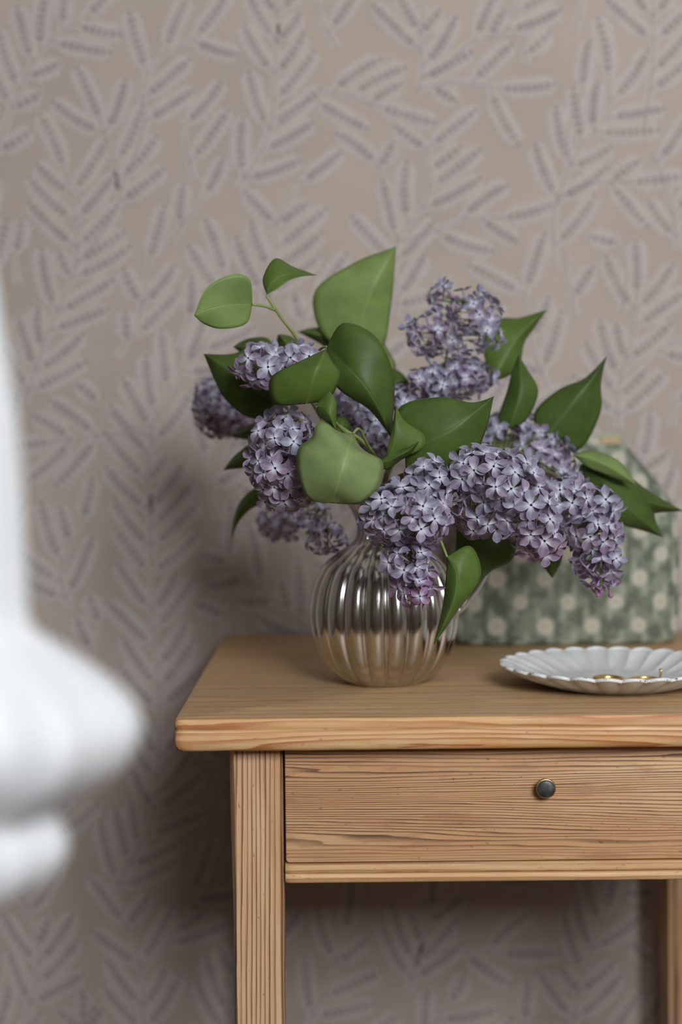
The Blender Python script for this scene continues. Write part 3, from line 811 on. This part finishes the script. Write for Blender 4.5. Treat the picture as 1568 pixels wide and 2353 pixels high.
# A: small cluster upper left, with the two little leaves on a long shoot
A = branch('lilac branch whose pale small cluster sits below two small round leaves on a thin shoot')
stem(A, [(800, 1080, 1.35), (740, 960, 1.32), (690, 880, 1.31)], .0032, .0018)
stem(A, [(720, 850, 1.32), (688, 785, 1.31), (645, 728, 1.30), (613, 680, 1.295)], .0016, .0011, STEMM, False)
cluster(A, [(600, 845, 1.285, 55, 48, .024), (680, 842, 1.29, 62, 46, .026)], FS * 1.02, BLUE, PINK, .98, .8, 21, axis=[(735, 870, 1.315), (660, 848, 1.295), (570, 850, 1.285)], pinkdown=.8, cuprate=.15)
leaf(A, L_LITE, [(580, 700), (545, 699), (510, 703), (475, 712), (447, 726)], [(580, 700), (566, 744), (510, 756), (470, 745), (447, 726)], [(580, 700), (575, 643), (535, 630), (475, 662), (447, 726)], (1.285, 1.275, 1.27), .006, -.004,
     petiole=[(632, 712, 1.297), (606, 703, 1.29), (580, 700, 1.285)])
leaf(A, L_MID, [(613, 676), (625, 650), (650, 634), (685, 629), (728, 632)], [(613, 676), (604, 640), (632, 594), (675, 613), (728, 632)], [(613, 676), (637, 664), (663, 645), (692, 635), (728, 632)], (1.295, 1.30, 1.315), .012, -.004)
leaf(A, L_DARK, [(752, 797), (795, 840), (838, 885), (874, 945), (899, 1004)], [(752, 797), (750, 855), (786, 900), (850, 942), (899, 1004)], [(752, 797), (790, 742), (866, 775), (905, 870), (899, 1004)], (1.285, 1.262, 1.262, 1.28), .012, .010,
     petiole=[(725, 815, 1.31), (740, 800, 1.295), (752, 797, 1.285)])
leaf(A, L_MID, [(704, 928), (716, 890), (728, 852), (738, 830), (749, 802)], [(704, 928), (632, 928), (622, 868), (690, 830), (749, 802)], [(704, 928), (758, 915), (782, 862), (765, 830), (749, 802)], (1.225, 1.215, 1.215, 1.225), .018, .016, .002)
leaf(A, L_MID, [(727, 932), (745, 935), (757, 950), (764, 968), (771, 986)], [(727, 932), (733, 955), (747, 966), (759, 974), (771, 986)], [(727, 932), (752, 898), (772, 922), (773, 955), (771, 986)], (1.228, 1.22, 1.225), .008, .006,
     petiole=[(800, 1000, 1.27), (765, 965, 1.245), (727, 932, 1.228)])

Bq = branch('lilac branch with a small-flowered cluster set back behind the dark pointed leaf')
stem(Bq, [(780, 1090, 1.40), (690, 1000, 1.44), (600, 950, 1.48)], .003, .0018)
cluster(Bq, [(520, 945, 1.50, 68, 60, .034), (478, 915, 1.50, 32, 40, .02), (580, 965, 1.49, 40, 34, .02)], FS * .86, BLUE, PINK, .95, .35, 22, axis=[(600, 950, 1.48), (530, 940, 1.50), (470, 930, 1.50)], pinkdown=.8, cuprate=.7)
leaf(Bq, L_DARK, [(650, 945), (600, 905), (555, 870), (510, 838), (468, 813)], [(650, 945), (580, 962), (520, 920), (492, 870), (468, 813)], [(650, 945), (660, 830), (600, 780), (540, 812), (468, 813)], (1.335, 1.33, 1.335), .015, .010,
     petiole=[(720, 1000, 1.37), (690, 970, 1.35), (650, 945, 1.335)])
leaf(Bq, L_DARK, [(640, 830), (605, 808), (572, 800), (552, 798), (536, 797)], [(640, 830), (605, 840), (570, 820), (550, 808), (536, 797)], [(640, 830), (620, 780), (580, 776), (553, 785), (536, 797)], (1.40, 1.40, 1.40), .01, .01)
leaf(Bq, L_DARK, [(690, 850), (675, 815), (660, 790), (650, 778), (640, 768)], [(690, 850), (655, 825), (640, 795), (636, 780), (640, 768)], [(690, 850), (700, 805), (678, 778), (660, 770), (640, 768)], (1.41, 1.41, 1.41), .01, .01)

Cq = branch('lilac branch with a tall rounded mauve cluster tucked behind the broad pale leaf')
stem(Cq, [(800, 1100, 1.35), (730, 1030, 1.32), (690, 1010, 1.30)], .0032, .0018)
cluster(Cq, [(655, 1010, 1.27, 72, 62, .034), (645, 1075, 1.272, 70, 62, .034), (655, 1130, 1.28, 52, 42, .028)], FS * 1.02, BLUE, PINK, .94, .75, 23, axis=[(705, 1000, 1.30), (660, 1050, 1.285), (650, 1150, 1.285)], pinkdown=.75, cuprate=.45)
leaf(Cq, L_PALE, [(812, 996), (807, 1010), (802, 1026), (797, 1045), (792, 1065), (786, 1085), (780, 1105), (774, 1125), (769, 1142), (765, 1156)], [(812, 996), (778, 992), (742, 966), (724, 982), (716, 1006), (688, 1028), (682, 1062), (689, 1104), (711, 1148), (765, 1156)], [(812, 996), (826, 1024), (846, 1041), (876, 1055), (881, 1078), (874, 1108), (857, 1134), (830, 1156), (798, 1158), (765, 1156)], (1.24, 1.205, 1.195, 1.20, 1.215), .02, .018, .003,
     petiole=[(860, 1045, 1.30), (845, 1022, 1.275), (826, 986, 1.25), (812, 996, 1.24)])
leaf(Cq, L_DARK, [(600, 1040), (575, 1048), (552, 1056), (532, 1067), (513, 1081)], [(600, 1040), (580, 1068), (555, 1076), (533, 1078), (513, 1081)], [(600, 1040), (575, 1022), (552, 1036), (531, 1055), (513, 1081)], (1.37, 1.38, 1.39), .008, .008)
leaf(Cq, L_DARK, [(610, 965), (580, 985), (560, 995), (545, 998), (525, 1000)], [(610, 965), (590, 1006), (565, 1010), (545, 1006), (525, 1000)], [(610, 965), (580, 972), (560, 982), (545, 992), (525, 1000)], (1.40, 1.41, 1.42), .008, .008)

Dq = branch('lilac branch with a sparse cluster hanging beside the neck of the vase')
stem(Dq, [(810, 1130, 1.38), (770, 1120, 1.40), (745, 1150, 1.40)], .003, .0018)
cluster(Dq, [(748, 1235, 1.385, 42, 38, .020), (712, 1180, 1.40, 46, 30, .022)], FS * 1.0, BLUE, PINK, 1.15, .5, 24, axis=[(745, 1150, 1.40), (750, 1200, 1.395), (755, 1260, 1.385)], inner=0, pinkdown=.7, cuprate=.6)
cluster(Dq, [(640, 1200, 1.50, 44, 34, .022)], FS * .85, BLUE, PINK, 1.05, .4, 25, axis=[(740, 1150, 1.41), (690, 1170, 1.46), (640, 1205, 1.50)], inner=0, pinkdown=.7, cuprate=.6)
leaf(Dq, L_MID, [(640, 1110), (600, 1135), (565, 1160), (543, 1195), (531, 1245)], [(640, 1110), (608, 1152), (574, 1172), (547, 1203), (531, 1245)], [(640, 1110), (592, 1118), (555, 1148), (537, 1190), (531, 1245)], (1.40, 1.42, 1.44), .006, .01)

Eq = branch('tall lilac branch with an open bluish cluster standing upright above the others')
stem(Eq, [(890, 1090, 1.40), (960, 960, 1.42), (1010, 900, 1.42)], .0034, .002)
cluster(Eq, [(1085, 725, 1.40, 66, 58, .030), (1030, 690, 1.41, 48, 36, .022), (985, 770, 1.405, 58, 48, .026), (1105, 770, 1.395, 46, 36, .024), (1045, 775, 1.40, 60, 44, .03)], FS * .92, (.27, .28, .38), PINK, 1.38, .2, 26, buds=4, axis=[(1010, 900, 1.42), (1030, 800, 1.41), (1050, 690, 1.40)], inner=0, pinkdown=.35, cuprate=.55)
cluster(Eq, [(985, 885, 1.40, 52, 44, .026), (1065, 870, 1.43, 68, 44, .032), (920, 925, 1.40, 28, 40, .02)], FS * .95, (.27, .28, .38), PINK, 1.05, .3, 27, axis=[(960, 960, 1.42), (1000, 910, 1.42), (1060, 870, 1.42)], inner=.5, pinkdown=.5, cuprate=.6)
leaf(Eq, L_LITE, [(832, 812), (832, 745), (848, 685), (878, 622), (911, 566)], [(832, 812), (745, 775), (722, 672), (812, 605), (911, 566)], [(832, 812), (880, 800), (898, 715), (906, 635), (911, 566)], (1.44, 1.435, 1.43, 1.44), .012, .014, .003,
     petiole=[(880, 920, 1.43), (855, 860, 1.435), (832, 812, 1.44)])
leaf(Eq, L_LITE, [(880, 900), (875, 860), (870, 820), (868, 785), (866, 745)], [(880, 900), (845, 860), (855, 815), (860, 780), (866, 745)], [(880, 900), (910, 845), (893, 805), (878, 775), (866, 745)], (1.45, 1.45, 1.46), .01, .01)
leaf(Eq, L_DARK, [(800, 800), (770, 782), (745, 772), (715, 766), (683, 762)], [(800, 800), (760, 805), (735, 790), (710, 776), (683, 762)], [(800, 800), (785, 757), (750, 752), (715, 754), (683, 762)], (1.46, 1.45, 1.45), .01, .01)
leaf(Eq, L_MID, [(1130, 880), (1165, 815), (1192, 775), (1222, 742), (1258, 711)], [(1130, 880), (1110, 790), (1145, 735), (1195, 730), (1258, 711)], [(1130, 880), (1190, 850), (1205, 790), (1228, 755), (1258, 711)], (1.44, 1.45, 1.46), .012, .01)
leaf(Eq, L_DARK, [(880, 925), (900, 890), (915, 875), (928, 875), (943, 880)], [(880, 925), (880, 865), (900, 848), (925, 858), (943, 880)], [(880, 925), (910, 915), (930, 905), (940, 895), (943, 880)], (1.42, 1.42, 1.42), .01, .01)

Fq = branch('lilac branch with the broad lavender cluster leaning right under a dark glossy leaf')
stem(Fq, [(900, 1110, 1.33), (980, 1080, 1.27), (1050, 1085, 1.25)], .0034, .002)
cluster(Fq, [(1100, 1090, 1.235, 62, 60, .034), (1165, 1115, 1.228, 78, 70, .040), (1205, 1175, 1.228, 78, 66, .038), (1115, 1175, 1.24, 70, 55, .034), (1235, 1235, 1.235, 56, 46, .028)], FS * 1.04, BLUE, PINK, .95, .72, 28, axis=[(1050, 1085, 1.25), (1160, 1140, 1.24), (1255, 1250, 1.235)], pinkdown=.75)
leaf(Fq, L_DARK, [(930, 1045), (985, 1015), (1037, 988), (1085, 952), (1135, 911)], [(930, 1045), (915, 940), (1010, 912), (1085, 925), (1135, 911)], [(930, 1045), (950, 1100), (1070, 1075), (1115, 995), (1135, 911)], (1.265, 1.255, 1.255, 1.265), .012, .012, .002,
     petiole=[(890, 1090, 1.31), (905, 1065, 1.285), (930, 1045, 1.265)])
leaf(Fq, L_DARK, [(1050, 1215), (1085, 1250), (1100, 1285), (1098, 1320), (1085, 1362)], [(1050, 1215), (1050, 1280), (1065, 1310), (1075, 1335), (1085, 1362)], [(1050, 1215), (1175, 1225), (1178, 1285), (1125, 1315), (1085, 1362)], (1.30, 1.295, 1.30), .01, .01)

Gq = branch('lilac branch with a lavender cluster drooping to a pink tip before the silver vase')
stem(Gq, [(880, 1120, 1.32), (930, 1110, 1.25), (945, 1150, 1.235)], .0034, .002)
cluster(Gq, [(990, 1110, 1.232, 52, 48, .028), (905, 1190, 1.225, 66, 62, .034), (965, 1190, 1.218, 66, 66, .036), (935, 1140, 1.23, 50, 40, .028)], FS * 1.0, BLUE, PINK, .93, .75, 29, axis=[(945, 1130, 1.24), (940, 1190, 1.235), (940, 1260, 1.225)], pinkdown=.5)
cluster(Gq, [(942, 1290, 1.222, 56, 38, .024), (950, 1350, 1.222, 46, 38, .020)], FS * .95, BLUE, (.36, .20, .36), 1.0, .6, 30, buds=4, axis=[(940, 1230, 1.23), (945, 1300, 1.225), (955, 1385, 1.222)], inner=0, pinkdown=1.0, cuprate=.55)
leaf(Gq, L_MID, [(885, 1062), (902, 1030), (908, 1000), (910, 965), (911, 930)], [(885, 1062), (890, 1035), (898, 1000), (904, 965), (911, 930)], [(885, 1062), (965, 1035), (975, 1000), (930, 966), (911, 930)], (1.255, 1.25, 1.25, 1.255), .004, .006)
leaf(Gq, L_DARK, [(872, 1062), (893, 1058), (915, 1048), (940, 1034), (964, 1014)], [(872, 1062), (892, 1046), (915, 1037), (940, 1026), (964, 1014)], [(872, 1062), (888, 1080), (918, 1060), (945, 1042), (964, 1014)], (1.246, 1.244, 1.246), .003, .008)
leaf(Gq, L_MID, [(1028, 1280), (1050, 1315), (1046, 1370), (1025, 1425), (998, 1480)], [(1028, 1280), (1026, 1325), (1020, 1380), (1010, 1430), (998, 1480)], [(1028, 1280), (1082, 1255), (1105, 1325), (1050, 1405), (998, 1480)], (1.225, 1.22, 1.222, 1.23), .012, .010, .002,
     petiole=[(985, 1180, 1.24), (1012, 1240, 1.232), (1028, 1280, 1.225)])

Hq = branch('lilac branch with a purple cluster set back below two dark upright leaves')
stem(Hq, [(920, 1110, 1.40), (1050, 1060, 1.40), (1130, 1030, 1.40)], .0032, .002)
cluster(Hq, [(1165, 1000, 1.43, 58, 48, .028), (1250, 1000, 1.43, 44, 46, .024), (1240, 1060, 1.41, 78, 54, .034), (1290, 1120, 1.38, 48, 50, .026)], FS * 1.05, BLUE, PINK, .95, .5, 31, axis=[(1130, 1030, 1.40), (1200, 1040, 1.38), (1290, 1090, 1.36)], pinkdown=.6, cuprate=.5)
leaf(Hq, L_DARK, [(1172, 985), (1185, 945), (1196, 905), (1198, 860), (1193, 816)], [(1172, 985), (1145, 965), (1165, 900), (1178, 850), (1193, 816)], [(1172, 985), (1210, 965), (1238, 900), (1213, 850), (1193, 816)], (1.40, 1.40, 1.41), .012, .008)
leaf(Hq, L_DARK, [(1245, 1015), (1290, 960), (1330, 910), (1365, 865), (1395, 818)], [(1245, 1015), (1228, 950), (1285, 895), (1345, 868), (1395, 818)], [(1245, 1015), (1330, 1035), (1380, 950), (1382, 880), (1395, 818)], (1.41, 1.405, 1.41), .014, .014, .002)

Iq = branch('lilac branch whose long cluster hangs far right in front of the green floral pouch')
stem(Iq, [(930, 1120, 1.38), (1100, 1080, 1.37), (1240, 1080, 1.34), (1300, 1110, 1.32)], .0034, .002)
cluster(Iq, [(1315, 1155, 1.305, 62, 54, .030), (1385, 1160, 1.31, 36, 44, .020), (1365, 1225, 1.30, 64, 46, .030), (1320, 1210, 1.31, 50, 46, .026)], FS * 1.04, BLUE, PINK, .95, .55, 32, axis=[(1300, 1110, 1.32), (1340, 1180, 1.31), (1370, 1260, 1.30)], pinkdown=.6)
cluster(Iq, [(1375, 1290, 1.30, 56, 34, .022), (1382, 1330, 1.30, 40, 26, .016)], FS * .95, BLUE, (.36, .20, .36), 1.0, .4, 33, buds=5, axis=[(1365, 1240, 1.305), (1375, 1290, 1.30), (1385, 1355, 1.30)], inner=0, pinkdown=.9, cuprate=.75)
leaf(Iq, L_DARK, [(1330, 1070), (1400, 1110), (1460, 1140), (1512, 1158), (1570, 1174)], [(1330, 1070), (1345, 1150), (1440, 1200), (1500, 1180), (1570, 1174)], [(1330, 1070), (1400, 1050), (1460, 1105), (1510, 1140), (1570, 1174)], (1.39, 1.40, 1.41), .015, .012)
leaf(Iq, L_DARK, [(1385, 1110), (1425, 1150), (1460, 1180), (1490, 1205), (1524, 1234)], [(1385, 1110), (1370, 1170), (1430, 1205), (1475, 1218), (1524, 1234)], [(1385, 1110), (1460, 1125), (1497, 1165), (1508, 1200), (1524, 1234)], (1.385, 1.39, 1.40), .012, .012)
leaf(Iq, L_LITE, [(1318, 1045), (1355, 1052), (1390, 1066), (1425, 1086), (1462, 1114)], [(1318, 1045), (1350, 1072), (1388, 1088), (1425, 1102), (1462, 1114)], [(1318, 1045), (1358, 1036), (1398, 1046), (1432, 1068), (1462, 1114)], (1.38, 1.375, 1.38), .006, .012)
leaf(Iq, L_DARK, [(1255, 1240), (1262, 1270), (1266, 1290), (1268, 1308), (1270, 1328)], [(1255, 1240), (1238, 1270), (1246, 1295), (1257, 1312), (1270, 1328)], [(1255, 1240), (1290, 1265), (1290, 1290), (1280, 1310), (1270, 1328)], (1.34, 1.345, 1.35), .01, .01)

Jq = branch('lilac branch with a cluster deep between the big green leaves above the vase')
stem(Jq, [(850, 1100, 1.38), (850, 1040, 1.39), (845, 1010, 1.39)], .003, .002)
cluster(Jq, [(800, 955, 1.37, 46, 40, .026), (850, 985, 1.375, 52, 52, .03), (890, 1010, 1.37, 36, 44, .022)], FS, BLUE, PINK, .85, .5, 34, axis=[(845, 1030, 1.39), (840, 990, 1.385), (830, 960, 1.38)], inner=.5)
leaf(Jq, L_DARK, [(770, 1000), (780, 985), (790, 975), (798, 975), (808, 985)], [(770, 1000), (768, 970), (780, 957), (797, 962), (808, 985)], [(770, 1000), (785, 1002), (795, 998), (802, 992), (808, 985)], (1.30, 1.30, 1.31), .006, .006)
stem(Jq, [(858, 1042, 1.31), (828, 1010, 1.28), (795, 990, 1.27), (770, 972, 1.262)], .0018, .0014, STEMM, False)
